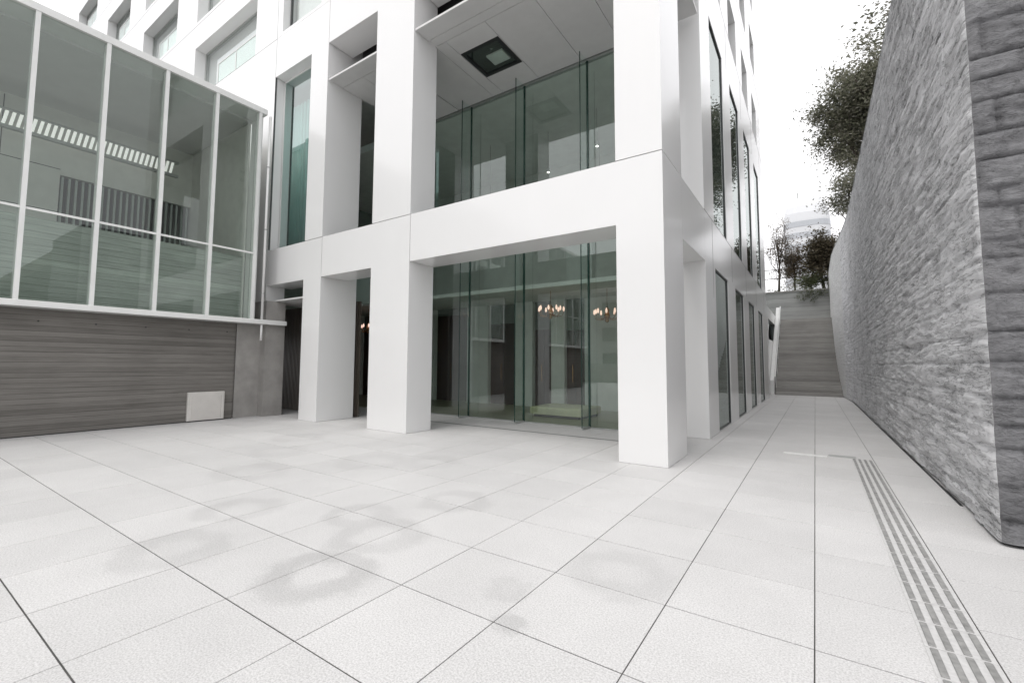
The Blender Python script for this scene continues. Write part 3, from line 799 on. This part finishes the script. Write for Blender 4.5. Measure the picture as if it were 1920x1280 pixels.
def tree(name, label, cat, base, height, crown, seed, mat, n_limb=7, leaf=.16, n_each=26, spread=.42, trunk_r=.16, group=None, tips_extra=1.0, lean=(0, 0), sub=4):
    rnd = random.Random(seed); bx_, by_, bz = base
    T = thing(name, label, cat, base, group)
    mb = MB(); tips = []
    cx, cyy, cz, rx, ry, rz = crown
    top = Vector((bx_ + lean[0], by_ + lean[1], bz + height * .8))
    trunk = [Vector(base).lerp(top, t) + Vector((rnd.uniform(-.12, .12), rnd.uniform(-.12, .12), 0)) * (1 if 0 < t < 1 else 0) for t in (0, .25, .5, .75, 1)]
    mb.tube(trunk, [trunk_r, trunk_r * .8, trunk_r * .62, trunk_r * .4, trunk_r * .15], 8)
    for i in range(n_limb):
        t = .25 + .7 * i / n_limb; s0 = trunk[int(t * 4)].lerp(trunk[min(4, int(t * 4) + 1)], t * 4 % 1)
        th_ = rnd.uniform(0, 6.28) + i * 2.4; ph = rnd.uniform(-.4, 1.2)
        e = Vector((cx + math.cos(th_) * math.cos(ph) * rx * .8, cyy + math.sin(th_) * math.cos(ph) * ry * .8, cz + math.sin(ph) * rz * .8))
        mid = s0.lerp(e, .5) + Vector((rnd.uniform(-.25, .25), rnd.uniform(-.25, .25), rnd.uniform(.0, .4)))
        mb.tube([s0, mid, e], [trunk_r * .4, trunk_r * .24, trunk_r * .08], 6)
        for q in range(sub):
            f = rnd.uniform(.35, 1); p0 = (s0.lerp(mid, f * 2) if f < .5 else mid.lerp(e, f * 2 - 1))
            d = Vector((rnd.gauss(0, 1), rnd.gauss(0, 1), rnd.gauss(.1, .8))).normalized()
            p1 = p0 + Vector((d.x * rx, d.y * ry, d.z * rz)) * rnd.uniform(.3, .55)
            v_ = Vector(((p1.x - cx) / rx, (p1.y - cyy) / ry, (p1.z - cz) / rz))
            if v_.length > 1: v_ *= rnd.uniform(.88, 1.04) / v_.length; p1 = Vector((cx + v_.x * rx, cyy + v_.y * ry, cz + v_.z * rz))
            pm = p0.lerp(p1, .5) + Vector((rnd.uniform(-.1, .1), rnd.uniform(-.1, .1), rnd.uniform(0, .15)))
            mb.tube([p0, pm, p1], [trunk_r * .16, trunk_r * .1, trunk_r * .04], 5)
            tips += [p1, pm.lerp(p1, .6)]
            for _ in range(3):
                p2 = p1 + Vector((rnd.gauss(0, .25), rnd.gauss(0, .25), rnd.gauss(.05, .22)))
                mb.tube([pm.lerp(p1, .7), p2], [trunk_r * .06, trunk_r * .02], 4, False)
                tips.append(p2)
    mb.build('trunk', BARK, T, True)
    if n_each:
        lm_, tn = leaf_mesh(tips, n_each, spread, leaf, rnd)
        lm_.build('crown', mat, T, False, tn)
    return T
tree('evergreen_tree', 'large brownish-green evergreen tree rising beyond the stone wall', 'tree', (5.0, 40, 7.3), 13, (4.2, 40.0, 18.7, 3.6, 4.5, 5.3), 11, LEAF_A, 18, .22, 75, 1.1, .32, sub=11)
tree('evergreen_tree', 'tall evergreen tree behind the stone wall at the top edge of the view', 'tree', (3.8, 15.5, 7.3), 6.5, (3.6, 15.5, 11.2, 1.6, 2.4, 2.0), 12, LEAF_A, 9, .13, 36, .6, .2, sub=6)
tree('evergreen_tree', 'slender evergreen sapling at the end of the stone wall below the big tree', 'tree', (1.9, 27.5, 7.3), 3.0, (1.75, 27.5, 9.2, .95, 1.2, 1.6), 13, LEAF_A, 6, .13, 45, .5, .08, sub=4)
tree('bushy_tree', 'dense dark bushy tree standing above the stairs beside the stone wall', 'tree', (.65, 38.0, 6.3), 3.6, (.62, 38.0, 8.7, .95, 1.1, 2.1), 14, LEAF_B, 10, .2, 34, .5, .12, sub=7)
tree('bare_tree', 'almost bare young tree with thin upright branches near the building end', 'tree', (-2.0, 38.5, 6.3), 5.8, (-1.8, 38.5, 9.4, .95, 1.0, 2.9), 15, LEAF_C, 14, .13, 4, .3, .09, sub=7)
tree('bare_tree', 'thin bare tree with a few reddish leaves left of the far tower', 'tree', (-1.0, 39.5, 6.3), 4.9, (-1.0, 39.5, 8.5, .9, .9, 1.9), 16, LEAF_C, 12, .14, 10, .35, .08, sub=7)
tree('bushy_tree', 'low green shrub at the foot of the dark bushy tree', 'shrub', (.0, 37.2, 6.3), 1.3, (.0, 37.2, 7.0, .9, .6, .6), 18, LEAF_D, 7, .14, 18, .35, .05, sub=4)
# hedge along the coping
rnd = random.Random(5)
cen = [(x_, 36.75 + rnd.uniform(-.15, .15), 6.5 + rnd.uniform(-.05, .35)) for x_ in np.arange(-5, 1.3, .11)]
cen += [(rnd.uniform(-.8, 1.1), 35.93, rnd.uniform(5.7, 6.45)) for _ in range(26)]
hm, tn = leaf_mesh(cen, 26, .25, .11, rnd)
tag(hm.build('hedge', LEAF_D, None, False, tn), 'low straggling hedge spilling over the retaining wall coping', 'hedge')

# ------------------------------------------------------------------ far tower and cables
TW = thing('tower_block', 'pale high-rise tower with a domed top in the distance behind the stairs', 'tower', (-.6, 150, 0))
body = MB(); N = 20
def plan(r):
    return [(-.6 + r * 5.4 * math.copysign(abs(math.cos(t)) ** .6, math.cos(t)), 150 + r * 5 * math.copysign(abs(math.sin(t)) ** .6, math.sin(t))) for t in [2 * math.pi * q / 28 for q in range(28)]]
def ringz(mb, rings):
    k = len(mb.v); n = 28
    for r, z in rings: mb.v += [(x, y, z) for x, y in plan(r)]
    for i in range(len(rings) - 1):
        for q in range(n):
            r_ = (q + 1) % n; a = k + i * n; mb.f.append((a + q, a + r_, a + n + r_, a + n + q))
    mb.f.append(tuple(k + (len(rings) - 1) * n + q for q in range(n)))
ringz(body, [(1, 0), (1, 41), (.97, 43), (.88, 45), (.70, 46.8), (.45, 47.8), (.15, 48.2)])
body.build('tower_body', TOWERM, TW)
bd = MB()
for k in range(12): ringz(bd, [(1.004, 5 + 3.1 * k), (1.012, 5.02 + 3.1 * k), (1.012, 6.5 + 3.1 * k), (1.004, 6.52 + 3.1 * k)])
bd.build('window_band', TOWERD, TW)
MB().tube([(-2.4, 150, 46.5), (-2.4, 150, 50)], .15, 6).build('mast', GREYM, TW)
pc = MB()
for z, dz in ((10.0, .25), (9.2, .22)):
    pts = [(-30 + 60 * t, 44 + 3 * t, z - dz * 4 * t * (1 - t)) for t in np.linspace(0, 1, 25)]
    pc.tube(pts, .03, 5)
pp_ = thing('utility_line', 'pair of thin dark overhead cables crossing behind the bare trees', 'cable', (-30, 44, 6))
pc.build('cable', JOINT, pp_)
MB().tube([(-30, 44, 6.3), (-30, 44, 12.5)], [.16, .11], 10).tube([(30, 47, 6.0), (30, 47, 12.5)], [.16, .11], 10).build('pole', CONC_PL, pp_)

# ------------------------------------------------------------------ street side behind the camera (seen in the glass)
bw = thing('boundary_wall', 'low grey boundary wall on the street side opposite the lobby', 'wall', (-14, -17, 0))
MB().box(-45, 14, -17.3, -17, 0, 1.5).build('wall', CONC_PL, bw)
MB().box(-45, 14, -17.36, -16.94, 1.502, 1.58).build('coping', CONC_LT, bw)
ab = thing('apartment_block', 'grey apartment block across the street from the plaza', 'building', (-25, -34, 0))
hl = [(x_, x_ + 2.4, 1.2 + 3.2 * s, 2.9 + 3.2 * s) for x_ in np.arange(-43, -10, 4.2) for s in range(4)]
mb = MB(); wall_grid(mb, 'y', -34, -.4, -45, -8, 0, 13.5, hl)
for i, f_ in enumerate(mb.f): pass
mb.build('wall', BRICKG, ab)
MB().box(-44.8, -8.2, -34.3, -34.25, .5, 13.2).build('window', GLASS_D, ab)
MB().box(-44.9, -8.1, -46, -34.45, 0, 13.4).build('building_core', INDARK, ab)
MB().box(-45.2, -7.8, -46.2, -33.9, 13.52, 13.9).build('roof', CONC_PL, ab)
tree('evergreen_tree', 'street tree beside the apartment block across the street', 'tree', (-4, -24, 0), 8, (-4, -24, 6, 3, 3, 3), 21, LEAF_A, 8, .25, 12, .8, .2, sub=6)

for o in bpy.data.objects:
    if '_o' in o: del o['_o']
for me in bpy.data.meshes: me.validate()
